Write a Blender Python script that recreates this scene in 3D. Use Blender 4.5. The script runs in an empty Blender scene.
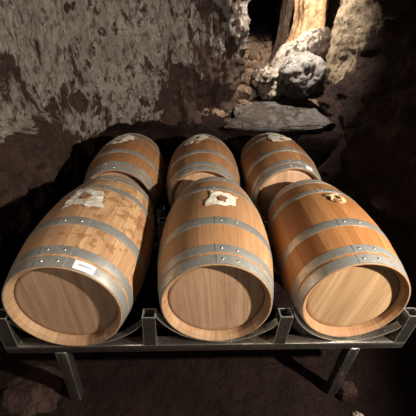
import bpy, bmesh, math, random
from mathutils import Vector, Matrix, noise
from math import sin, cos, pi, sqrt, atan2, hypot, exp

S = bpy.context.scene
COL = S.collection
H = 0.85                     # height of the barrel axes above the cave floor

# ------------------------------------------------------------------ camera
CAM = Vector((-0.1626, -1.0131, 1.1927 + H))
def cam_matrix(pitch, yaw, roll):
    f = Vector((sin(yaw)*cos(pitch), cos(yaw)*cos(pitch), -sin(pitch)))
    r = Vector((cos(yaw), -sin(yaw), 0)); u = r.cross(f)
    r2 = cos(roll)*r + sin(roll)*u; u2 = -sin(roll)*r + cos(roll)*u
    m = Matrix((r2, u2, -f)).transposed().to_4x4()
    m.translation = CAM
    return m
cd = bpy.data.cameras.new('camera'); cam = bpy.data.objects.new('camera', cd); COL.objects.link(cam)
cam.matrix_world = cam_matrix(0.5366, 0.075, 0.0412)
cd.sensor_width = 36; cd.sensor_height = 36; cd.lens = 292.99/416*36
cd.clip_start = 0.02; cd.clip_end = 60
S.camera = cam

# ------------------------------------------------------------------ world, lamps, exposure
w = bpy.data.worlds.new('world'); S.world = w; w.use_nodes = True
w.node_tree.nodes['Background'].inputs[0].default_value = (0.9, 0.8, 0.7, 1)
w.node_tree.nodes['Background'].inputs[1].default_value = 0.004
def spot(name, loc, target, energy, color, angle, blend, radius):
    l = bpy.data.lights.new(name, 'SPOT'); l.energy = energy; l.color = color
    l.spot_size = angle; l.spot_blend = blend; l.shadow_soft_size = radius
    o = bpy.data.objects.new(name, l); COL.objects.link(o)
    o.location = Vector(loc) + Vector((0, 0, H))
    d = Vector(target) - Vector(loc)
    o.rotation_euler = d.to_track_quat('-Z', 'Y').to_euler()
    return o
spot('cave_lamp', (2.05, -0.98, 1.45), (-0.85, 0.78, 0.15), 780, (1.0, 0.89, 0.76), 1.58, 0.45, 0.045)
spot('left_fill_lamp', (-1.15, -1.35, 1.35), (0.0, 0.6, 0.1), 42, (1.0, 0.90, 0.78), 2.2, 0.6, 0.15)  # added soft fill from the left front, lifts the barrels' shaded sides
spot('niche_lamp', (1.08, 2.98, 2.52), (1.22, 3.95, 0.6), 520, (1.0, 0.88, 0.75), 1.75, 0.7, 0.05)
S.view_settings.view_transform = 'Standard'; S.view_settings.look = 'None'
S.view_settings.gamma = 1.0; S.view_settings.use_curve_mapping = False
S.view_settings.exposure = 0.0

# ------------------------------------------------------------------ helpers
def tag(o, label=None, cat=None, group=None, kind=None):
    if label: o['label'] = label
    if cat: o['category'] = cat
    if group: o['group'] = group
    if kind: o['kind'] = kind
    return o
def thing(name, label, cat, loc=(0, 0, 0), rot=(0, 0, 0), group=None):
    o = bpy.data.objects.new(name, None); COL.objects.link(o)
    o.location = loc; o.rotation_euler = rot; o.empty_display_size = 0.1
    return tag(o, label, cat, group)
def obj(name, verts, faces, mats, parent=None, smooth=True, fm=None, uvs=None, cols=None, vcol=None, sharp=None):
    me = bpy.data.meshes.new(name); me.from_pydata([tuple(v) for v in verts], [], faces)
    for m in (mats if isinstance(mats, (list, tuple)) else [mats]): me.materials.append(m)
    if fm: me.polygons.foreach_set('material_index', fm)
    if uvs:
        l = me.uv_layers.new(name='UVMap'); l.data.foreach_set('uv', [c for f in uvs for q in f for c in q])
    if cols:
        a = me.color_attributes.new('tone', 'FLOAT_COLOR', 'CORNER')
        a.data.foreach_set('color', [c for f in cols for q in f for c in q])
    if vcol:
        a = me.color_attributes.new('tone', 'FLOAT_COLOR', 'POINT')
        a.data.foreach_set('color', [c for q in vcol for c in q])
    me.polygons.foreach_set('use_smooth', [smooth]*len(me.polygons))
    if sharp is not None and smooth: me.set_sharp_from_angle(angle=sharp)
    me.update()
    o = bpy.data.objects.new(name, me); COL.objects.link(o)
    if parent: o.parent = parent
    return o
def bm_obj(name, bm, mat, parent=None, smooth=True, sharp=0.6):
    bmesh.ops.recalc_face_normals(bm, faces=bm.faces)
    me = bpy.data.meshes.new(name); bm.to_mesh(me); bm.free()
    me.materials.append(mat)
    me.polygons.foreach_set('use_smooth', [smooth]*len(me.polygons))
    if smooth: me.set_sharp_from_angle(angle=sharp)
    o = bpy.data.objects.new(name, me); COL.objects.link(o)
    if parent: o.parent = parent
    return o
def add_box(bm, x0, x1, y0, y1, z0, z1, bev=0.004):
    b = bmesh.new()
    r = bmesh.ops.create_cube(b, size=1)
    for v in r['verts']:
        v.co = Vector(((x0+x1)/2 + v.co.x*(x1-x0), (y0+y1)/2 + v.co.y*(y1-y0), (z0+z1)/2 + v.co.z*(z1-z0)))
    if bev: bmesh.ops.bevel(b, geom=b.edges[:], offset=bev, segments=2, affect='EDGES', profile=0.5)
    me = bpy.data.meshes.new('tmp'); b.to_mesh(me); b.free(); bm.from_mesh(me); bpy.data.meshes.remove(me)
def add_tube_open(bm, x0, x1, y0, y1, z0, z1, t=0.004):
    """square steel tube standing upright, open at the top"""
    def ring(i, z): return [bm.verts.new(p) for p in ((x0+i, y0+i, z), (x1-i, y0+i, z), (x1-i, y1-i, z), (x0+i, y1-i, z))]
    o0, o1, i1, i0 = ring(0, z0), ring(0, z1), ring(t, z1), ring(t, z0+0.02)
    for A, B in ((o0, o1), (o1, i1), (i1, i0)):
        for k in range(4): bm.faces.new((A[k], A[(k+1) % 4], B[(k+1) % 4], B[k]))
    bm.faces.new(i0); bm.faces.new(o0[::-1])
def fbm(p, s, o=4): return noise.fractal(Vector(p)*s, 1.0, 2.0, o, noise_basis='PERLIN_ORIGINAL')
def ridged(p, s, o=4): return noise.ridged_multi_fractal(Vector(p)*s, 0.9, 2.1, o, 1.0, 2.0, noise_basis='PERLIN_ORIGINAL')
def sstep(a, b, x):
    t = max(0.0, min(1.0, (x-a)/(b-a))); return t*t*(3-2*t)

# ------------------------------------------------------------------ materials
class NT:
    def __init__(s, name):
        s.m = bpy.data.materials.new(name); s.m.use_nodes = True; s.t = s.m.node_tree
        s.b = s.t.nodes['Principled BSDF']
    def n(s, ty, ins=None, **kw):
        x = s.t.nodes.new(ty)
        for k, v in kw.items(): setattr(x, k, v)
        for k, v in (ins or {}).items():
            if hasattr(v, 'is_linked') or isinstance(v, bpy.types.NodeSocket): s.t.links.new(v, x.inputs[k])
            else: x.inputs[k].default_value = v
        return x
    def math(s, op, a, b=0.0, clamp=False):
        x = s.n('ShaderNodeMath', {0: a, 1: b}, operation=op, use_clamp=clamp); return x.outputs[0]
    def mix(s, f, a, b, mode='MIX'):
        x = s.n('ShaderNodeMix', {0: f, 6: a, 7: b}, data_type='RGBA', blend_type=mode); return x.outputs[2]
    def noise(s, vec, scale, detail=4, rough=0.55, dist=0.0):
        return s.n('ShaderNodeTexNoise', {'Vector': vec, 'Scale': scale, 'Detail': detail, 'Roughness': rough, 'Distortion': dist}).outputs['Fac']
    def ramp(s, f, stops, interp='LINEAR'):
        x = s.n('ShaderNodeValToRGB', {0: f}); r = x.color_ramp; r.interpolation = interp
        while len(r.elements) < len(stops): r.elements.new(0.5)
        for e, (p, c) in zip(r.elements, stops):
            e.position = p; e.color = c if len(c) == 4 else (*c, 1)
        return x.outputs[0]
    def rng(s, f, a, b, c=0.0, d=1.0):
        return s.n('ShaderNodeMapRange', {0: f, 1: a, 2: b, 3: c, 4: d}, clamp=True).outputs[0]
    def set(s, **kw):
        for k, v in kw.items():
            k = {'color': 'Base Color', 'rough': 'Roughness', 'metal': 'Metallic', 'normal': 'Normal', 'spec': 'Specular IOR Level',
                 'coat': 'Coat Weight', 'coatr': 'Coat Roughness'}[k]
            if isinstance(v, bpy.types.NodeSocket): s.t.links.new(v, s.b.inputs[k])
            else: s.b.inputs[k].default_value = v
        return s.m
    def bump(s, h, strength, dist, prev=None):
        ins = {'Height': h, 'Strength': strength, 'Distance': dist}
        if prev is not None: ins['Normal'] = prev
        return s.n('ShaderNodeBump', ins).outputs[0]
    def vmap(s, vec, scale=(1, 1, 1), rot=(0, 0, 0), loc=(0, 0, 0)):
        return s.n('ShaderNodeMapping', {'Vector': vec, 'Scale': scale, 'Rotation': rot, 'Location': loc}).outputs[0]

def oak(name, light, dark, stainc, rough=0.5, stain_amt=1.0, joint=True, seed=0.0, fineamt=0.5, ring=False):
    """tone: R stave shade, G place across the stave, B wetness round the bung. UV: metres across and along the grain."""
    k = NT(name)
    uv = k.n('ShaderNodeUVMap', uv_map='UVMap').outputs[0]
    at = k.n('ShaderNodeAttribute', attribute_name='tone').outputs['Color']
    sep = k.n('ShaderNodeSeparateColor', {0: at}); R, G, B = sep.outputs
    tc = k.n('ShaderNodeTexCoord').outputs['Object']
    tc = k.vmap(tc, loc=(seed, seed*1.7, seed*0.6))
    off = k.n('ShaderNodeCombineXYZ', {0: k.math('MULTIPLY', R, 7.0), 1: k.math('MULTIPLY', R, 13.0)}).outputs[0]
    vv = k.n('ShaderNodeVectorMath', {0: uv, 1: off}, operation='ADD').outputs[0]
    fine = k.noise(k.vmap(vv, (150, 5, 1)), 1.0, 5, 0.6)
    broad = k.noise(k.vmap(vv, (22, 1.6, 1)), 1.0, 4, 0.6, 0.6)
    c = k.mix(R, (*dark, 1), (*light, 1))
    c = k.mix(k.rng(broad, 0.40, 0.66, 0.0, 0.75), c, (*[x*0.62 for x in light[:1]], *[x*0.52 for x in light[1:]], 1))
    c = k.mix(k.rng(fine, 0.35, 0.75, 0.0, fineamt), c, (*[x*0.5 for x in dark], 1))
    # old splashes and handling stains with their own outlines
    st = k.noise(tc, 20.0, 3, 0.5, 0.4)
    stm = k.math('MULTIPLY', k.rng(k.math('ADD', st, k.math('MULTIPLY', B, 0.0 if ring else 0.15)), 0.64, 0.67), stain_amt)
    c = k.mix(stm, c, k.mix(0.55, c, (*stainc, 1)))
    sp = k.noise(tc, 34.0, 3, 0.6)
    c = k.mix(k.math('MULTIPLY', k.rng(sp, 0.69, 0.72), 0.7*stain_amt), c, (0.07, 0.03, 0.014, 1))
    if joint:
        e = k.math('ABSOLUTE', k.math('SUBTRACT', G, 0.5))
        jm = k.rng(e, 0.484, 0.498)
        c = k.mix(k.math('MULTIPLY', jm, 0.75), c, (0.05, 0.022, 0.01, 1))
    if ring: c = k.mix(k.math('MULTIPLY', k.rng(k.math('ADD', B, k.math('MULTIPLY', k.math('SUBTRACT', sp, 0.5), 1.2)), 0.35, 0.9), 0.8), c, (0.075, 0.034, 0.022, 1))
    bn = k.bump(fine, 0.25, 0.002)
    r = k.math('SUBTRACT', k.rng(broad, 0.3, 0.7, rough+0.06, rough-0.06), k.math('MULTIPLY', stm, 0.1))
    return k.set(color=c, rough=r, normal=bn, spec=0.4)

def steel(name, base=(0.42, 0.43, 0.42), metal=0.75, rough=0.42, dirt=0.5, edge=0.0):
    k = NT(name)
    tc = k.n('ShaderNodeTexCoord').outputs['Object']
    vo = k.n('ShaderNodeTexVoronoi', {'Vector': tc, 'Scale': 70.0}).outputs['Color']
    v = k.n('ShaderNodeSeparateColor', {0: vo}).outputs[0]
    n = k.noise(tc, 14.0, 5, 0.65)
    c = k.mix(k.rng(v, 0, 1, 0.0, 0.5), (*base, 1), (*[x*0.72 for x in base], 1))
    c = k.mix(k.rng(n, 0.45, 0.66, 0.0, dirt), c, (0.13, 0.105, 0.08, 1))
    if edge:                                                          # edges rubbed bright
        bv = k.n('ShaderNodeBevel', {'Radius': 0.0045}, samples=6).outputs[0]
        gn = k.n('ShaderNodeNewGeometry').outputs['True Normal']
        dt = k.n('ShaderNodeVectorMath', {0: bv, 1: gn}, operation='DOT_PRODUCT').outputs['Value']
        em = k.rng(dt, 0.985, 0.90, 0.0, edge)
        c = k.mix(em, c, (0.80, 0.79, 0.75, 1)); metal = k.rng(em, 0, 1, metal, 0.55)
    r = k.rng(n, 0.3, 0.7, rough-0.07, rough+0.12)
    return k.set(color=c, rough=r, metal=metal, normal=k.bump(n, 0.15, 0.002))

def rock(name, lime, lime2, bare, bare2, wet=0.45, detail=1.0, use_attr=True, ochre=0.35, spec=0.2, mott=0.75):
    """tone R: share of pale lime crust, the rest is bare rock; on the large boulder and mound it carries painted shade"""
    k = NT(name)
    tc = k.n('ShaderNodeTexCoord').outputs['Object']
    n1 = k.noise(tc, 3.2, 8, 0.66, 0.3)
    n2 = k.noise(k.vmap(tc, (1, 1, 0.6)), 12.0, 8, 0.68, 0.3)
    n3 = k.noise(tc, 55.0, 6, 0.7)
    n4 = k.noise(k.vmap(tc, (1, 1, 0.6), loc=(3, 1, 7)), 6.5, 6, 0.62, 0.6)
    if use_attr:
        at = k.n('ShaderNodeAttribute', attribute_name='tone').outputs['Color']
        R, G, B = k.n('ShaderNodeSeparateColor', {0: at}).outputs
        f = k.math('ADD', R, k.math('ADD', k.math('MULTIPLY', k.math('SUBTRACT', n2, 0.5), 2.2), k.math('MULTIPLY', k.math('SUBTRACT', n4, 0.5), 2.8)))
    else:
        f = k.math('ADD', 0.5, k.math('ADD', k.math('MULTIPLY', k.math('SUBTRACT', n1, 0.5), 3.0), k.math('MULTIPLY', k.math('SUBTRACT', n2, 0.5), 1.2)))
    m = k.rng(f, 0.40, 0.60)
    cl = k.mix(k.rng(n4, 0.35, 0.65), (*lime, 1), (*lime2, 1))
    cl = k.mix(k.rng(n3, 0.42, 0.72, 0.0, 0.5), cl, (*[x*0.45 for x in lime2], 1))
    n5 = k.noise(k.vmap(tc, (1, 1, 0.7), loc=(5, 2, 1)), 17.0, 9, 0.72, 0.4)
    cl = k.mix(k.rng(n5, 0.49, 0.60, 0.0, mott), cl, (*[x*0.30 for x in lime2], 1))
    cb = k.mix(k.rng(n1, 0.38, 0.62), (*bare, 1), (*bare2, 1))
    cb = k.mix(k.rng(n5, 0.50, 0.60, 0.0, 0.6), cb, (*[x*0.4 for x in bare2], 1))
    cb = k.mix(k.rng(n3, 0.54, 0.70, 0.0, 0.6), cb, (*[min(1, x*3.0) for x in bare2], 1))
    c = k.mix(m, cb, cl)
    c = k.mix(k.math('MULTIPLY', k.rng(k.noise(tc, 2.1, 5, 0.6), 0.58, 0.72), ochre), c, (0.17, 0.095, 0.045, 1), )
    h = k.math('ADD', k.math('MULTIPLY', n2, 1.0), k.math('ADD', k.math('MULTIPLY', n3, 0.35), k.math('ADD', k.math('MULTIPLY', m, 0.25), k.math('MULTIPLY', n5, -0.7))))
    bn = k.bump(h, min(1.0, 0.8*detail), 0.035*detail)
    r = k.math('ADD', k.rng(n1, 0.35, 0.65, wet, wet+0.3), k.math('MULTIPLY', m, 0.18))
    return k.set(color=c, rough=r, normal=bn, spec=spec)

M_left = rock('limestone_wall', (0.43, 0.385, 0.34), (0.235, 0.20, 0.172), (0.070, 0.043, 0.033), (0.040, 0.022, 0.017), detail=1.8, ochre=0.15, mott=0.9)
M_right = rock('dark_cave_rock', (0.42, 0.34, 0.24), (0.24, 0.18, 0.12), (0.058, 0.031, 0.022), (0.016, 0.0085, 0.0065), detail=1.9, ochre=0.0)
M_back = rock('cave_back_rock', (0.10, 0.065, 0.045), (0.07, 0.045, 0.03), (0.05, 0.030, 0.022), (0.03, 0.018, 0.014), use_attr=False)
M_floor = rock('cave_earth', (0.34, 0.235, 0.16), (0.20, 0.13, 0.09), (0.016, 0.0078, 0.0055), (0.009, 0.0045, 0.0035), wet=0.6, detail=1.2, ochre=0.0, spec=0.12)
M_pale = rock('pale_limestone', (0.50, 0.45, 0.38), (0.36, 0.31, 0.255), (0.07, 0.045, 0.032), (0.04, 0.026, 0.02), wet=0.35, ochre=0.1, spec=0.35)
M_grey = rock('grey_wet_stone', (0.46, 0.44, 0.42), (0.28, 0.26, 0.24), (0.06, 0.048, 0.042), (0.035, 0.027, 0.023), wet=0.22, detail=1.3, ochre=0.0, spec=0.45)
M_stone = rock('brown_stone', (0.38, 0.28, 0.20), (0.26, 0.18, 0.125), (0.13, 0.085, 0.06), (0.08, 0.05, 0.035), use_attr=False)
M_col = rock('column_stone', (0.50, 0.34, 0.20), (0.36, 0.23, 0.12), (0.30, 0.17, 0.08), (0.20, 0.11, 0.06), wet=0.4, detail=0.7)
M_lump = rock('reddish_lump', (0.06, 0.035, 0.026), (0.05, 0.028, 0.02), (0.035, 0.018, 0.014), (0.025, 0.013, 0.01), use_attr=False)
M_slab = rock('slab_stone', (0.13, 0.12, 0.115), (0.09, 0.08, 0.074), (0.06, 0.046, 0.038), (0.04, 0.029, 0.023), wet=0.16, use_attr=False, ochre=0.0, spec=0.5)
M_hoop = steel('galvanised_hoop', (0.52, 0.53, 0.50), 0.70, 0.40, 0.40)
M_rack = steel('rack_steel', (0.50, 0.46, 0.41), 0.96, 0.24, 0.75, 0.9)
M_rivet = steel('rivet_steel', (0.62, 0.61, 0.56), 0.85, 0.25, 0.15)
def plain(name, c, rough=0.7, metal=0.0):
    return NT(name).set(color=(*c, 1), rough=rough, metal=metal)
M_label = plain('sticker_paper', (0.74, 0.74, 0.74), 0.5)
M_ink = plain('grey_ink', (0.30, 0.30, 0.33), 0.6)
M_bung = plain('bung_wood', (0.26, 0.13, 0.055), 0.6)
def paper_mat(name, a, b, brown):
    k = NT(name); tc = k.n('ShaderNodeTexCoord').outputs['Object']
    at = k.n('ShaderNodeAttribute', attribute_name='tone').outputs['Color']
    R, G, B = k.n('ShaderNodeSeparateColor', {0: at}).outputs
    n = k.noise(tc, 26.0, 5, 0.6, 0.5)
    c = k.mix(k.rng(n, 0.35, 0.7), (*a, 1), (*b, 1))
    m = k.rng(k.math('ADD', R, k.math('MULTIPLY', k.math('SUBTRACT', n, 0.5), 1.0)), 0.52, 0.66)
    c = k.mix(k.math('MULTIPLY', m, 0.9), c, (*brown, 1))
    return k.set(color=c, rough=0.62, normal=k.bump(k.noise(tc, 70.0, 4, 0.6), 0.4, 0.003))
M_paper = paper_mat('damp_paper', (0.82, 0.77, 0.67), (0.62, 0.56, 0.46), (0.26, 0.13, 0.06))
M_film = paper_mat('damp_tissue', (0.66, 0.62, 0.55), (0.44, 0.39, 0.33), (0.24, 0.135, 0.07))
M_gauze = paper_mat('tan_gauze', (0.66, 0.50, 0.31), (0.42, 0.29, 0.16), (0.20, 0.10, 0.04))

# ------------------------------------------------------------------ the cave: walls, floor, ceiling
def catmull(pts, n):
    P = [Vector(p) for p in pts]; P = [2*P[0]-P[1]] + P + [2*P[-1]-P[-2]]
    raw = []
    for i in range(1, len(P)-2):
        for j in range(40):
            t = j/40; a, b, c, d = P[i-1], P[i], P[i+1], P[i+2]
            raw.append(0.5*((2*b)+(c-a)*t+(2*a-5*b+4*c-d)*t*t+(3*b-a-3*c+d)*t**3))
    raw.append(P[-2]); L = [0]
    for a, b in zip(raw, raw[1:]): L.append(L[-1]+(b-a).length)
    out = []; k = 0
    for i in range(n):
        s = L[-1]*i/(n-1)
        while k < len(L)-2 and L[k+1] < s: k += 1
        f = (s-L[k])/max(1e-9, L[k+1]-L[k]); out.append(raw[k].lerp(raw[k+1], f))
    return out
def wall(name, path, z0, z1, n, nz, disp, mask, mat, side):
    pts = catmull([(x, y, 0) for x, y in path], n); V = []; C = []
    for i, p in enumerate(pts):
        t = (pts[min(i+1, n-1)]-pts[max(i-1, 0)]).normalized()
        nrm = Vector((t.y, -t.x, 0))*side
        for j in range(nz+1):
            z = z0+(z1-z0)*j/nz
            q = Vector((p.x, p.y, z))
            q2 = q + nrm*disp(q)
            V.append(q2 + Vector((0, 0, H))); C.append((max(-1, min(1.2, mask(q2))), 0, 0, 1))
    F = []
    for i in range(n-1):
        for j in range(nz):
            a = i*(nz+1)+j
            f = (a, a+nz+1, a+nz+2, a+1)
            F.append(f if side > 0 else f[::-1])
    return tag(obj(name, V, F, mat, vcol=C), kind='structure')

def rear_r(x, y, z): return max(-1, min(1, ridged((x*1.0+0.25*z, y, z*0.22), 4.2, 4)-1.1))*sstep(-0.85, -0.35, x)
def left_lime(q):
    x, y, z = q
    v = 1.02 + 0.25*fbm(q, 1.5, 3)
    wob = 0.10*fbm(q, 3.5, 4)
    # bare reddish rock under the crust, low by the near end
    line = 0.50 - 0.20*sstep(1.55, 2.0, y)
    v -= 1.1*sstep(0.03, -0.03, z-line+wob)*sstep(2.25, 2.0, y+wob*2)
    def ell(cy, cz, ry, rz): return exp(-(((y-cy+wob)/ry)**2+((z-cz+wob*0.7)/rz)**2))
    if x < -1.0:
        v -= 0.95*ell(1.98, 0.52, 0.42, 0.09)+0.9*ell(1.86, 1.02, 0.06, 0.10)
        v -= 0.85*ell(1.38, 0.88, 0.20, 0.20)+0.6*ell(1.62, 0.70, 0.12, 0.12)+0.25*ell(2.3, 0.85, 0.18, 0.25)
        v -= 0.8*ell(2.35, 1.36, 0.05, 0.035)+0.8*ell(2.62, 1.31, 0.05, 0.03)
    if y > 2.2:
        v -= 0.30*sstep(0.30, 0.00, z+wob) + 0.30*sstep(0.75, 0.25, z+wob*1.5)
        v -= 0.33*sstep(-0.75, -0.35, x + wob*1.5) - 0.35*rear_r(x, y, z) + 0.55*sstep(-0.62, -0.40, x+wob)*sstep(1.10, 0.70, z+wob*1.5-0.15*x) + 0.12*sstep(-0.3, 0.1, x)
    return v
def left_disp(q):
    x, y, z = q
    d = 0.05*fbm(q, 1.3, 4) + 0.022*fbm(q, 6.0, 4)
    rear = sstep(-0.85, -0.35, x) if y > 2.2 else 0.0
    d += 0.055*(ridged((x, y, z*0.6), 2.6, 4)-1.0)*(0.35+0.3*rear)
    d += 0.012*fbm(q, 14.0, 3)
    d += rear*0.15*(ridged((x*1.0+0.25*z, y, z*0.22), 4.2, 4)-1.0)
    d += 0.10*max(0, z-0.9)**1.6                                   # leans in towards the vault
    d += 0.16*sstep(0.58, 0.40, z+0.05*fbm(q, 3, 3))*sstep(2.15, 1.7, y)   # bulge of bare rock
    d += 0.05*(ridged(q, 5.5, 4)-1.0)*sstep(0.62, 0.42, z)*sstep(2.3, 1.8, y)
    d -= 0.10*sstep(0.2, -0.4, z)
    if y > 2.2: d -= 0.30*exp(-((x-0.22+0.1*fbm(q, 4, 3))/0.17)**2-((z-0.36)/0.20)**2)   # dark hollow at the corner
    if y > 2.2: d += 0.22*sstep(0.45, 0.10, z+0.12*fbm(q, 2.5, 3))*sstep(-1.1, -0.5, x)  # foot of the rear corner
    return d
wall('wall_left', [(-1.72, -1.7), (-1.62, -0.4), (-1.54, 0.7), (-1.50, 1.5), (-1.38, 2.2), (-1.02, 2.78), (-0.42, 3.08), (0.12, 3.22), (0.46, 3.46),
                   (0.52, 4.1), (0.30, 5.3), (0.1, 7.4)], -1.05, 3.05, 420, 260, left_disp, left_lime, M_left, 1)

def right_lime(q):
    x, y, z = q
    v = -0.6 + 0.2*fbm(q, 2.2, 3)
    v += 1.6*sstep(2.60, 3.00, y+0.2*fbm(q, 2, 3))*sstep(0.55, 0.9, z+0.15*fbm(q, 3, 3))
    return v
def right_disp(q):
    x, y, z = q
    r = Vector((x, y, z))
    d = 0.12*fbm(q, 1.1, 4) + 0.07*fbm(q, 3.6, 5) + 0.015*fbm(q, 14, 3)
    dg = Vector((x*1.0, y*0.6+z*0.7, z*0.8-y*0.6))
    d += 0.07*(ridged(dg, 2.0, 4)-1.0)
    d -= 0.34*(z-0.15) if y < 2.6 else 0.34*(z-0.15)*(1-sstep(2.6, 3.2, y))
    d += 0.07*abs(sin(9*y+2.5*fbm(q, 1.5, 3)))*sstep(2.7, 3.1, y)      # flowstone folds
    return d
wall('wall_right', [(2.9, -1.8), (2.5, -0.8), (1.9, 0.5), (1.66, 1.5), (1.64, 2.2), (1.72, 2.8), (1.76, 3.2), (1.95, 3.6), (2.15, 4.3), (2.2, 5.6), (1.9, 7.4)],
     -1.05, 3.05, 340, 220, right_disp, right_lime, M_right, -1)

def wall_back_disp(q): return 0.15*fbm(q, 1.2, 4)+0.06*fbm(q, 4, 4)
wall('wall_back', [(-0.4, 7.3), (0.6, 7.2), (1.5, 7.25), (2.4, 7.2)], -0.4, 3.2, 120, 90, wall_back_disp, lambda q: 0, M_back, 1)
wall('wall_front', [(3.0, -1.75), (0.8, -1.85), (-0.6, -1.85), (-1.9, -1.7)], -1.05, 3.2, 90, 80, wall_back_disp, lambda q: 0, M_back, 1)

def floor_z(x, y):
    z = -0.86 + 0.030*fbm((x, y, 0), 1.6, 4) + 0.018*fbm((x, y, 3), 7.0, 4)
    z -= 0.05*sstep(0.4, 1.2, x)*sstep(0.7, -0.2, y)
    z += 0.10*sstep(-0.75, -1.35, x + 0.1*fbm((x, y, 1), 3, 3))*sstep(0.9, 0.2, y)
    step = sstep(2.20, 2.50, y + 0.10*fbm((x, y, 5), 2.2, 3))
    z += step*(1.02 + 0.05*fbm((x, y, 2), 4, 4))
    far = sstep(3.0, 6.4, y)
    z += far*1.05 + sstep(2.6, 3.4, y)*(0.06*fbm((x, y, 8), 2.5, 4)+0.03*ridged((x, y, 1), 6.0, 3))
    return z
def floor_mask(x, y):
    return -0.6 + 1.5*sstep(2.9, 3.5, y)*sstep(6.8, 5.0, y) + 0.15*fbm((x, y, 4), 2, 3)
def build_floor():
    xs = [-2.1+4.7*i/180 for i in range(181)]; ys = []
    y = -1.9
    while y < 7.5: ys.append(y); y += 0.025 if y < 4.5 else 0.05
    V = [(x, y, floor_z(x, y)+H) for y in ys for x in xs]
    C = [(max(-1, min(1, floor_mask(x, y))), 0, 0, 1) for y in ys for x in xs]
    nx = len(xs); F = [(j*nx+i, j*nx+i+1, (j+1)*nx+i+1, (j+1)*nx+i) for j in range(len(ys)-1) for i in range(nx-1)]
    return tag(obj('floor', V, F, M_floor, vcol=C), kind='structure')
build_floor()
def build_ceiling():
    n = 60; V = []; F = []
    for j in range(n+1):
        for i in range(n+1):
            x = -2.6+5.6*i/n; y = -2.1+9.8*j/n
            V.append((x, y, H+2.85+0.20*fbm((x, y, 0), 0.9, 4) - 0.10*abs(x)))
    for j in range(n):
        for i in range(n):
            a = j*(n+1)+i; F.append((a, a+n+1, a+n+2, a+1))
    return tag(obj('ceiling', V, F, M_back), kind='structure')
build_ceiling()

# ------------------------------------------------------------------ rocks of the niche
def rock_thing(name, label, cat, c, r, mat, seed, rough=0.22, sub=5, rot=(0, 0, 0), mask=None, flat=1.0, group=None, shape=None):
    bm = bmesh.new(); bmesh.ops.create_icosphere(bm, subdivisions=sub, radius=1.0)
    E = Matrix.Rotation(rot[2], 3, 'Z') @ Matrix.Rotation(rot[1], 3, 'Y') @ Matrix.Rotation(rot[0], 3, 'X')
    V = []; C = []; zmin = 1e9
    for v in bm.verts:
        d = v.co.normalized(); p = d*1.0
        s = Vector((seed*3.1, seed*1.7, seed*0.9))
        k = 1 + rough*fbm(p+s, 1.3, 3) + rough*0.35*(ridged(p+s, 2.2, 4)-1) + rough*0.22*fbm(p+s, 6, 4)
        if shape: k *= shape(d)
        sgn = lambda t: math.copysign(abs(t)**flat, t)
        q = E @ Vector((sgn(d.x)*r[0]*k, sgn(d.y)*r[1]*k, sgn(d.z)*r[2]*k))
        V.append(q); zmin = min(zmin, q.z)
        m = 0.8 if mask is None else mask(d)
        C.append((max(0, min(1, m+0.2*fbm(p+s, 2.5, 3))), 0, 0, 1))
    F = [[v.index for v in f.verts] for f in bm.faces]; bm.free()
    V = [v - Vector((0, 0, zmin)) for v in V]
    o = obj(name, V, F, mat, vcol=C)
    o.location = (c[0], c[1], c[2]+zmin+H)
    return tag(o, label, cat, group)
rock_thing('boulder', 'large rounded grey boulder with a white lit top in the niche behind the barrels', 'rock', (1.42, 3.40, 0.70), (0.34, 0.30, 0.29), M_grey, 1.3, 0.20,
           mask=lambda d: 0.35+0.75*d.z-0.25*d.y)  # lit top and shaded underside painted into the stone colour
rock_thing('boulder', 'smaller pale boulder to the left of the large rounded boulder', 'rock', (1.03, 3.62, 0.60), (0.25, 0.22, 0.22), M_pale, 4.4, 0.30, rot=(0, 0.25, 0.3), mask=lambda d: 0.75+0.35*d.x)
rock_thing('rock_mound', 'whitish sloping rock mound at the foot of the stone column', 'rock', (1.50, 3.88, 0.92), (0.54, 0.26, 0.30), M_pale, 7.1, 0.14, rot=(0, -0.75, 0), mask=lambda d: 0.15+1.1*d.z-0.3*d.x)  # lower part painted dark for the shade in the gap above the boulder
rock_thing('rock_slab', 'flat damp grey rock slab lying below the boulders behind the barrels', 'rock', (1.08, 2.98, 0.27), (0.62, 0.46, 0.06), M_slab, 2.2, 0.12, rot=(0.14, 0, 0.06), flat=0.6)
rock_thing('rock_slab', 'low narrow dark slab in front of the flat grey slab', 'rock', (0.62, 2.62, 0.24), (0.36, 0.16, 0.06), M_slab, 5.6, 0.22, rot=(0, 0.0, -0.1), flat=0.8)
ROCKS = [((0.62, 3.62, 0.40), (0.20, 0.17, 0.15), 'squarish brown rock at the corner of the pale left wall'),
         ((0.80, 3.95, 0.56), (0.19, 0.16, 0.17), 'cracked brown rock above the smaller pale boulder'),
         ((0.60, 3.30, 0.28), (0.14, 0.13, 0.10), 'low brown rock left of the flat grey slab'),
         ((1.02, 4.55, 0.66), (0.20, 0.16, 0.12), 'brown rock lying halfway up the rubble slope'),
         ((0.72, 4.80, 0.70), (0.16, 0.15, 0.10), 'small brown rock high on the left of the rubble slope'),
         ((1.05, 5.05, 0.82), (0.20, 0.14, 0.12), 'brown rock near the top of the rubble slope by the column')]
for i, (c, r, lb) in enumerate(ROCKS):
    rock_thing('rock', lb, 'rock', c, r, M_stone, 10+i*2.3, 0.30, sub=4, rot=(0.2*i, 0.3-0.1*i, i*0.9), flat=0.8, group='brown rocks on the rubble slope')

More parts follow.
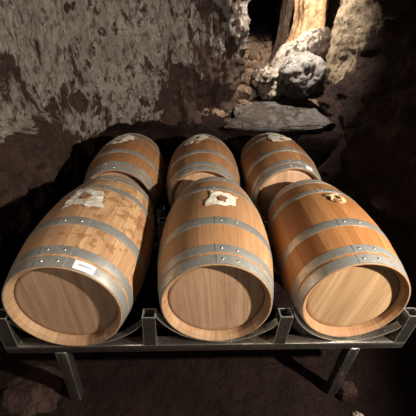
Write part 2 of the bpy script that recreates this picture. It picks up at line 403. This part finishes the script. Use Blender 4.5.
def column(name, label, pts, mat, fold, n=72, m=90):
    V = []; C = []; F = []
    P = catmull(pts, m)
    R = lambda t: None
    for j, p in enumerate(P):
        t = j/(m-1)
        for i in range(n):
            a = 2*pi*i/n
            q = Vector((cos(a), sin(a), 0))
            rr = (fold[0] + (fold[1]-fold[0])*sstep(0, 0.35, t))*(1+0.10*sin(5*a+0.5*sin(6*t))+0.05*sin(11*a+2*t)+0.12*fbm((cos(a), sin(a), t*3), 1.6, 4))
            V.append(Vector((p.x, p.y, p.z+H)) + q*rr)
            C.append((0.75+0.25*sin(3*a+1), 0, 0, 1))
    for j in range(m-1):
        for i in range(n): F.append((j*n+i, j*n+(i+1) % n, (j+1)*n+(i+1) % n, (j+1)*n+i))
    F.append(list(range(n))[::-1]); F.append([(m-1)*n+i for i in range(n)])
    base = Vector((pts[0][0], pts[0][1], pts[0][2]+H))
    o = obj(name, [v-base for v in V], F, mat, vcol=C); o.location = base
    return tag(o, label, 'rock column')
column('stone_column', 'tall warm lit stone column rising from the mound at the top of the niche', [(1.62, 4.02, 0.95), (1.62, 4.04, 1.3), (1.60, 4.05, 1.7), (1.58, 4.05, 2.3)], M_col, (0.30, 0.215))
column('stone_column', 'narrow dark brown stone pillar left of the warm lit column', [(1.44, 4.62, 0.70), (1.45, 4.62, 1.2), (1.47, 4.62, 1.7), (1.47, 4.62, 2.3)], M_back, (0.20, 0.13))

# ------------------------------------------------------------------ barrels
R0, RB, EX, LEN = 0.2822, 0.3445, 2.11, 0.95
def prof(y): return RB-(RB-R0)*abs(2*y/LEN-1)**EX
HOOPS = [(0.003, 0.052), (0.066, 0.112), (0.256, 0.314), (0.640, 0.696), (0.838, 0.884), (0.898, 0.947)]
BASE = 0.350
def barrel(loc, yaw, label, mats, seed, bung_a, rivet_a, head_rot, head_mats, rim_dark=(), wet=((0, 0.5, 0.3),), head_seed=0):
    rnd = random.Random(seed)
    x, y, z = loc
    t = thing('wine_barrel', label, 'barrel', (x, y+LEN/2, z+H-BASE), (0, 0, yaw), 'oak wine barrels on the rack')
    P = lambda a, yy, r: (r*sin(a), yy-LEN/2, BASE+r*cos(a))
    # staves: irregular widths
    ws = [rnd.uniform(0.75, 1.35) for _ in range(30)]; tot = sum(ws); a = rnd.uniform(0, 1); st = []
    for q in ws: st.append((a, a+2*pi*q/tot)); a += 2*pi*q/tot
    V = []; F = []; UV = []; CL = []; FM = []
    NA, NY = 4, 44
    rnd2 = random.Random(seed+7)
    for (a0, a1) in st:
        tone = min(1, max(0, rnd2.gauss(0.55, 0.28)))
        mid = (a0+a1)/2
        rimtone = 0.25*tone+0.55
        for da in rim_dark:
            if abs((mid-da+pi) % (2*pi)-pi) < (a1-a0)/2: rimtone = 0.0
        rows = [(0.003, R0-0.003, 0)]
        rows = []
        def tail(flip):
            rr = [(0.052, 0.2525), (0.040, 0.2535), (0.016, 0.2570), (0.002, 0.2725), (0.0, 0.2745), (0.0, R0-0.003), (0.003, R0)]
            return rr if not flip else [(LEN-p, q) for p, q in rr[::-1]]
        prf = tail(False)+[(LEN*k/NY, prof(LEN*k/NY)) for k in range(1, NY)]+tail(True)
        base = len(V)
        for k, (yy, r) in enumerate(prf):
            for i in range(NA+1):
                aa = a0+(a1-a0)*i/NA
                V.append(P(aa, yy, r))
        n = NA+1; acc = 0; us = [0]
        for k in range(1, len(prf)): us.append(us[-1]+hypot(prf[k][0]-prf[k-1][0], prf[k][1]-prf[k-1][1]))
        for k in range(len(prf)-1):
            rim = k < 6 or k >= len(prf)-7
            for i in range(NA):
                b = base+k*n+i
                F.append((b, b+1, b+n+1, b+n)); FM.append(1 if rim else 0)
                uv = []; cl = []
                for (ii, kk) in ((i, k), (i+1, k), (i+1, k+1), (i, k+1)):
                    aa = a0+(a1-a0)*ii/NA; yy = prf[kk][0]
                    uv.append((aa*0.31, us[kk]))
                    B = 0
                    for (wa, wy, wr) in wet:
                        dd = hypot(((aa-wa+pi) % (2*pi)-pi)*0.33, yy-wy); B = max(B, 1-dd/wr)
                    cl.append((rimtone if rim else tone, ii/NA, max(0, B), 1))
                UV.append(uv); CL.append(cl)
    obj('staves', V, F, list(mats), t, True, FM, UV, CL, sharp=0.5)
    # heads: jointed boards, front and back
    for front in (True, False):
        rh = 0.2545; yy = 0.042 if front else LEN-0.042; rndh = random.Random(seed+(31 if front else 77)+head_seed)
        cuts = [-rh]; 
        while cuts[-1] < rh: cuts.append(min(rh, cuts[-1]+rndh.uniform(0.055, 0.095)))
        V = []; F = []; UV = []; CL = []
        sg = -1 if front else 1; th = 0.014
        for c0, c1 in zip(cuts, cuts[1:]):
            ring = []; tone = min(1, max(0, rndh.gauss(0.55, 0.2))); k = 24; ob = len(V); N = 10
            for lay in (0, 1):
                for i in range(N+1):
                    u = c0+(c1-c0)*i/N; h = sqrt(max(0, rh*rh-u*u))
                    for s in range(k+1):
                        v = -h+2*h*s/k
                        X = u*cos(head_rot)-v*sin(head_rot); Z = u*sin(head_rot)+v*cos(head_rot)
                        rr = hypot(X, Z); be = 0.006*sstep(rh-0.02, rh, rr)
                        V.append((X, yy-LEN/2+sg*(-be if lay == 0 else -th), BASE+Z))
                        if lay == 0: ring.append(sstep(rh-0.016, rh-0.002, rr))
            per = (N+1)*(k+1)
            for lay in (0, 1):
                for i in range(N):
                    for s in range(k):
                        q = [ob+lay*per+i*(k+1)+s, ob+lay*per+(i+1)*(k+1)+s, ob+lay*per+(i+1)*(k+1)+s+1, ob+lay*per+i*(k+1)+s+1]
                        ii = [i, i+1, i+1, i]; ss = [s, s, s+1, s+1]
                        if (lay == 0) != front: q, ii, ss = q[::-1], ii[::-1], ss[::-1]
                        F.append(q)
                        UV.append([(c0+(c1-c0)*e/N, g/k*0.5) for e, g in zip(ii, ss)])
                        CL.append([(tone, e/N, ring[i2], 1) for e, i2 in zip(ii, [(e2*(k+1)+g2) for e2, g2 in zip(ii, ss)])])
        obj('head', V, F, head_mats, t, True, None, UV, CL, sharp=0.7)
    # hoops with their overlap and two rivets each
    for (h0, h1), ra in zip(HOOPS, rivet_a):
        N = 120; ov0, ov1 = ra-0.10, ra+0.36
        angs = sorted([2*pi*i/N for i in range(N)]+[(ov0-0.004) % (2*pi), ov0 % (2*pi), ov1 % (2*pi), (ov1+0.004) % (2*pi)])
        def over(a): return ((a-ov0+1e-6) % (2*pi)) <= (ov1-ov0)+2e-6
        V = []; F = []
        for a in angs:
            dr = 0.0018+(0.0018 if over(a) else 0)
            ra_, rb_ = prof(h0), prof(h1)
            for (yy, r) in ((h0, ra_-0.001), (h0, ra_+dr-0.0004), (h0+0.0012, ra_+dr), (h0+(h1-h0)*0.5, prof((h0+h1)/2)+dr+0.0004), (h1-0.0012, rb_+dr), (h1, rb_+dr-0.0004), (h1, rb_-0.001)):
                V.append(P(a, yy, r))
        n = len(angs)
        for i in range(n):
            for k in range(6):
                F.append((i*7+k, ((i+1) % n)*7+k, ((i+1) % n)*7+k+1, i*7+k+1))
        hp = obj('hoop', V, F, M_hoop, t, sharp=0.5)
        for da in (0.0, 0.255):
            bm = bmesh.new(); bmesh.ops.create_uvsphere(bm, u_segments=12, v_segments=8, radius=0.0072)
            aa = ra+da; ym = (h0+h1)/2; rr = prof(ym)+0.0038
            for v in bm.verts: v.co.z *= 0.55
            bm.transform(Matrix.Translation(P(aa, ym, rr)) @ Matrix.Rotation(aa, 4, 'Y'))
            bm_obj('rivet', bm, M_rivet, hp)
    # bung in the middle stave
    bm = bmesh.new(); bmesh.ops.create_cone(bm, cap_ends=True, segments=32, radius1=0.024, radius2=0.027, depth=0.03)
    bmesh.ops.bevel(bm, geom=[e for e in bm.edges if len(e.link_faces) == 2 and e.calc_face_angle(0) > 1.0], offset=0.003, segments=2, affect='EDGES')
    bm.transform(Matrix.Translation(P(bung_a, 0.505, RB-0.004)) @ Matrix.Rotation(bung_a, 4, 'Y'))
    bm_obj('bung', bm, M_bung, t)
    t['_P'] = 0; del t['_P']
    return t, P
def sticker(t, P, a0, a1, y0, y1, name='paper_label', ink=True):
    V = []; F = []; n = 12
    for i in range(n+1):
        for (yy) in (y0, y1):
            V.append(P(a0+(a1-a0)*i/n, yy, prof(yy)+0.0042))
    for i in range(n): F.append((2*i, 2*i+1, 2*i+3, 2*i+2))
    o = obj(name, V, F, M_label, t); o['label'] = 'white printed paper sticker'
    if ink:      # a row of small grey letters, too fine to read
        bm = bmesh.new(); rnd = random.Random(5); k = 15
        for i in range(k):
            c0 = a0+(a1-a0)*(0.20+0.62*i/k); c1 = c0+(a1-a0)*0.026; ym = y0*0.45+y1*0.55; hh = (y1-y0)*rnd.uniform(0.08, 0.12)
            vs = [bm.verts.new(P(c, yy, prof(yy)+0.0047)) for c, yy in ((c0, ym-hh), (c1, ym-hh), (c1, ym+hh), (c0, ym+hh))]
            bm.faces.new(vs)
        bm_obj('print', bm, M_ink, o)
    return o

def oakset(n, light, dark, stain, rough=0.5, amt=1.0):
    return (oak('oak_'+n, light, dark, stain, rough, amt, True, len(n)*1.3+sum(map(ord, n)) % 7),
            oak('oak_end_'+n, tuple(0.5*(c*1.05+e) for c, e in zip(light, (0.50, 0.34, 0.205))), tuple(c*0.5 for c in dark), stain, 0.65, 0.45, True, 2.0),)
A_ = oakset('golden', (0.57, 0.365, 0.195), (0.37, 0.21, 0.10), (0.20, 0.088, 0.03), 0.48, 1.0)
B_ = oakset('honey', (0.56, 0.345, 0.18), (0.38, 0.20, 0.09), (0.27, 0.125, 0.05), 0.45, 0.6)
C_ = oakset('amber', (0.50, 0.25, 0.095), (0.34, 0.145, 0.05), (0.27, 0.115, 0.04), 0.40, 0.5)
D_ = oakset('russet', (0.40, 0.205, 0.088), (0.26, 0.118, 0.048), (0.17, 0.07, 0.028), 0.5, 0.8)
hd = [oak('oak_head_'+n, l, d, (0.20, 0.11, 0.06), 0.55, 0.35, True, s, 0.3, True) for n, l, d, s in
      (('grey', (0.42, 0.275, 0.175), (0.37, 0.235, 0.145), 1.1), ('tan', (0.48, 0.315, 0.195), (0.43, 0.275, 0.165), 3.3), ('straw', (0.50, 0.335, 0.18), (0.38, 0.235, 0.115), 5.7))]
YB = 1.105
BAR = [((-0.745, -0.014, 0.015), -0.0505), ((0.0, 0.0, 0.007), -0.049), ((0.745, 0.024, -0.019), -0.042),
       ((-0.7435, YB, -0.015), 0.002), ((-0.0275, YB, -0.007), -0.029), ((0.6885, YB, 0.020), -0.008)]
LBL = ['golden oak barrel at front left with a white sticker on its front hoop',
       'honey oak barrel at front middle with a white paper ring on top',
       'amber oak barrel at front right with a tuft of tan gauze on top',
       'brown oak barrel at the back left close to the pale rock wall',
       'brown oak barrel in the middle of the back row',
       'brown oak barrel at the back right below the rock niche']
far = (-0.09, -0.09, -0.09)
T = []
T.append(barrel(*BAR[0], LBL[0], A_, 11, -0.03, (-0.165, -0.140, -0.112, -0.112, -0.08, -0.08), 0.06, hd[0], rim_dark=(2.75, 2.6), wet=((0.75, 0.48, 0.42), (0.0, 0.5, 0.22), (0.35, 0.2, 0.2))))
T.append(barrel(*BAR[1], LBL[1], B_, 23, 0.09, (0.053, 0.04, 0.05, -0.05, -0.03, -0.05), 0.10, hd[1], rim_dark=(2.25, 2.45), wet=((-0.25, 0.5, 0.22), (2.6, 0.02, 0.12))))
T.append(barrel(*BAR[2], LBL[2], C_, 37, 0.04, (-0.103, -0.10, -0.105, -0.09, 0.02, 0.0), -0.20, hd[2], wet=((0.0, 0.5, 0.12),)))
T.append(barrel(*BAR[3], LBL[3], D_, 41, -0.15, (-0.26, -0.265, -0.20, -0.1, -0.1, -0.1), 0.3, hd[0], wet=((0.1, 0.35, 0.25),)))
T.append(barrel(*BAR[4], LBL[4], D_, 59, -0.2, (-0.28, -0.27, -0.27, -0.1, -0.1, -0.1), -0.2, hd[1], wet=((-0.2, 0.6, 0.25),)))
T.append(barrel(*BAR[5], LBL[5], D_, 67, 0.03, (-0.13, -0.10, -0.11, -0.1, -0.1, -0.1), 0.1, hd[1], wet=((0.0, 0.6, 0.25),)))
sticker(*T[0], 0.325, 0.655, 0.006, 0.049)
sticker(*T[2], -0.66, -0.36, 0.842, 0.880, ink=False)
sticker(*T[5], 0.31, 0.52, 0.006, 0.049, ink=False)

# ------------------------------------------------------------------ papers over the bungs
def paper(idx, label, poly, hole, mat, seed, crumple=0.010, stain_r=0.07, name='bung_paper', raise_=0.0):
    """poly: outline as (angle, place along the barrel)"""
    (loc, yaw) = BAR[idx]; rb = RB
    pts = [(a*rb, y) for a, y in poly]
    cx = sum(p[0] for p in pts)/len(pts); cy = sum(p[1] for p in pts)/len(pts)
    if hole: hx, hy, hr = hole[0]*rb, hole[1], hole[2]
    else: hx, hy, hr = cx, cy, 0
    def inside(x, y):
        c = False; j = len(pts)-1
        for i in range(len(pts)):
            (xi, yi), (xj, yj) = pts[i], pts[j]
            if (yi > y) != (yj > y) and x < (xj-xi)*(y-yi)/(yj-yi)+xi: c = not c
            j = i
        return c
    g = 0.005; x0 = min(p[0] for p in pts); x1 = max(p[0] for p in pts); y0 = min(p[1] for p in pts); y1 = max(p[1] for p in pts)
    nx = int((x1-x0)/g)+2; ny = int((y1-y0)/g)+2; V = []; C = []; F = []; idm = {}
    def vert(i, j):
        if (i, j) in idm: return idm[i, j]
        x = x0+i*g; y = y0+j*g
        q = Vector((x, y, seed))
        hgt = 0.003 + crumple*max(0, ridged(q, 7, 2)-0.9)*0.6 + crumple*0.35*abs(fbm(q, 18, 2))
        hgt += raise_*exp(-(hypot(x-hx, y-hy)/0.05)**2)
        r = prof(y)+hgt; a = x/rb
        p = Vector((r*sin(a), y-LEN/2, r*cos(a)))
        d = hypot(x-hx, (y-hy)*0.8)
        V.append(p); C.append((max(0, 1-d/stain_r)*1.0 if stain_r else 0, 0, 0, 1)); idm[i, j] = len(V)-1
        return idm[i, j]
    for i in range(nx):
        for j in range(ny):
            x = x0+(i+0.5)*g; y = y0+(j+0.5)*g
            jx = 0.010*fbm((x, y, seed+3), 28, 2); jy = 0.010*fbm((x, y, seed+9), 28, 2)
            if inside(x+jx, y+jy) and (not hr or hypot(x-hx+jx, (y-hy)*0.75+jy) > hr):
                F.append((vert(i, j), vert(i+1, j), vert(i+1, j+1), vert(i, j+1)))
    base = Vector((loc[0], loc[1]+LEN/2, loc[2]+H)); top = Vector((rb*sin(cx/rb), cy-LEN/2, rb*cos(cx/rb)))
    o = obj(name, [v-top for v in V], F, mat, vcol=C)
    Rz = Matrix.Rotation(yaw, 3, 'Z')
    o.location = base + Rz @ top; o.rotation_euler = (0, 0, yaw)
    m = o.modifiers.new('thick', 'SOLIDIFY'); m.thickness = 0.0016; m.offset = 1
    m = o.modifiers.new('soft', 'SUBSURF'); m.levels = 1; m.render_levels = 1
    return tag(o, label, 'paper')
paper(0, 'large crumpled greyish tissue sheet over the bung of the front left barrel', [(-0.33, 0.385), (-0.31, 0.50), (-0.285, 0.635), (-0.07, 0.60), (0.20, 0.60), (0.32, 0.43), (0.10, 0.41), (-0.07, 0.425), (-0.17, 0.44)], (-0.03, 0.52, 0.016), M_film, 1.0, 0.016, 0.085)
paper(1, 'white torn paper ring lying round the bung of the front middle barrel', [(-0.19, 0.425), (-0.20, 0.48), (-0.11, 0.535), (-0.10, 0.61), (0.12, 0.59), (0.38, 0.565), (0.34, 0.53), (0.32, 0.455), (0.10, 0.425), (-0.03, 0.43)], (0.09, 0.505, 0.030), M_paper, 2.0, 0.012, 0.036)
paper(2, 'small tangled tuft of tan gauze on the front right barrel', [(-0.10, 0.60), (0.02, 0.60), (0.10, 0.62), (0.22, 0.54), (0.19, 0.49), (0.06, 0.475), (-0.06, 0.50), (-0.06, 0.54), (-0.14, 0.57)], (0.06, 0.54, 0.012), M_gauze, 3.0, 0.028, 0.05, 'bung_gauze', 0.008)
paper(3, 'white crumpled paper on top of the back left barrel', [(-0.53, 0.50), (-0.46, 0.62), (-0.34, 0.74), (-0.10, 0.78), (0.17, 0.68), (0.20, 0.56), (0.05, 0.50), (-0.12, 0.45), (-0.32, 0.46)], (-0.12, 0.63, 0.024), M_paper, 4.0, 0.016, 0.06)
paper(4, 'white crumpled paper on top of the back middle barrel', [(-0.57, 0.53), (-0.50, 0.67), (-0.35, 0.76), (-0.10, 0.80), (0.14, 0.69), (0.05, 0.58), (-0.10, 0.53), (-0.35, 0.48)], (-0.19, 0.64, 0.024), M_paper, 5.0, 0.016, 0.06)
paper(5, 'white crumpled paper on top of the back right barrel', [(-0.28, 0.62), (-0.20, 0.74), (0.05, 0.80), (0.22, 0.76), (0.40, 0.60), (0.28, 0.54), (-0.05, 0.46), (-0.22, 0.48)], (0.06, 0.64, 0.030), M_paper, 6.0, 0.014, 0.06)

# ------------------------------------------------------------------ racks
def rack(label, yoff, posts, barrels, tilt, mid, legz, tube=0.068):
    t = thing('barrel_rack', label, 'rack', (mid, yoff, H-0.90), (0, tilt, 0), 'steel barrel racks')
    zt = 0.90                                                         # local z of the barrel axes
    L = posts[0]-0.04-mid; Rr = posts[-1]+0.04-mid
    for fy in (0.0, 0.885):
        bm = bmesh.new(); add_box(bm, L, Rr, fy, fy+0.060, zt-0.362, zt-0.304, 0.008); bm_obj('beam', bm, M_rack, t)
        for p in posts:
            bm = bmesh.new(); add_tube_open(bm, p-mid-tube/2, p-mid+tube/2, fy, fy+0.060, zt-0.304, zt-0.076, 0.005); bm_obj('post', bm, M_rack, t, False)
        for k, (bx, bz) in enumerate(barrels):
            x0 = posts[k]+tube/2-mid; x1 = posts[k+1]-tube/2-mid; c = bx-mid; RS = 0.397
            bz_l = bz + tilt*0 + c*math.tan(tilt)                       # barrel height in the tilted frame
            bm = bmesh.new(); N = 40; rings = []
            dy = (0.010, 0.052)
            for i in range(N+1):
                xx = x0+(x1-x0)*i/N; u = xx-c; u = max(-0.385, min(0.385, u))
                zz = zt+bz_l-0.2985+RS-sqrt(RS*RS-u*u)
                rings.append([bm.verts.new((xx, fy+dy[0], zz)), bm.verts.new((xx, fy+dy[1], zz)), bm.verts.new((xx, fy+dy[1], zz-0.005)), bm.verts.new((xx, fy+dy[0], zz-0.005))])
            for a, b in zip(rings, rings[1:]):
                for q in range(4): bm.faces.new((a[q], a[(q+1) % 4], b[(q+1) % 4], b[q]))
            bm.faces.new(rings[0]); bm.faces.new(rings[-1][::-1])
            bm_obj('saddle', bm, M_rack, t, sharp=0.5)
    for p in (posts[0]+0.205, posts[-1]-0.225):
        bm = bmesh.new(); add_box(bm, p-mid-0.025, p-mid+0.025, 0.060, 0.885, zt-0.358, zt-0.308, 0.004); bm_obj('side_rail', bm, M_rack, t)
    for i, lx in enumerate((-0.878, 0.812)):
        for fy in (0.0, 0.885):
            bm = bmesh.new(); add_box(bm, lx-mid-0.031, lx-mid+0.031, fy, fy+0.060, zt+legz[i], zt-0.362, 0.004); bm_obj('leg', bm, M_rack, t)
    return t
rack('galvanised steel rack on square legs carrying the front three barrels', 0.0, (-1.118, -0.388, 0.340, 1.065), [(-0.745, 0.015), (0.0, 0.007), (0.745, -0.019)], 0.0228, -0.026, (-0.86, -0.90))
rack('galvanised steel rack carrying the back three barrels behind the front rack', YB-0.005, (-1.115, -0.385, 0.335, 1.045), [(-0.7435, -0.015), (-0.0275, -0.007), (0.6885, 0.020)], -0.0235, -0.026, (-0.86, -0.90))

# ------------------------------------------------------------------ loose stones on the floor in front
rock_thing('stone_block', 'dark squared stone block on the earth beside the right front rack leg', 'stone', (0.912, 0.01, -0.87), (0.058, 0.05, 0.055), M_lump, 21.0, 0.10, sub=4, flat=0.55)
rock_thing('stone', 'small pale stone on the dark earth at the lower right', 'stone', (0.93, -0.135, -0.90), (0.04, 0.03, 0.02), M_pale, 23.0, 0.25, sub=4)
rock_thing('stone', 'low reddish lump of rock on the earth at the lower left', 'stone', (-1.17, 0.05, -0.82), (0.20, 0.16, 0.07), M_lump, 27.0, 0.3, sub=4)
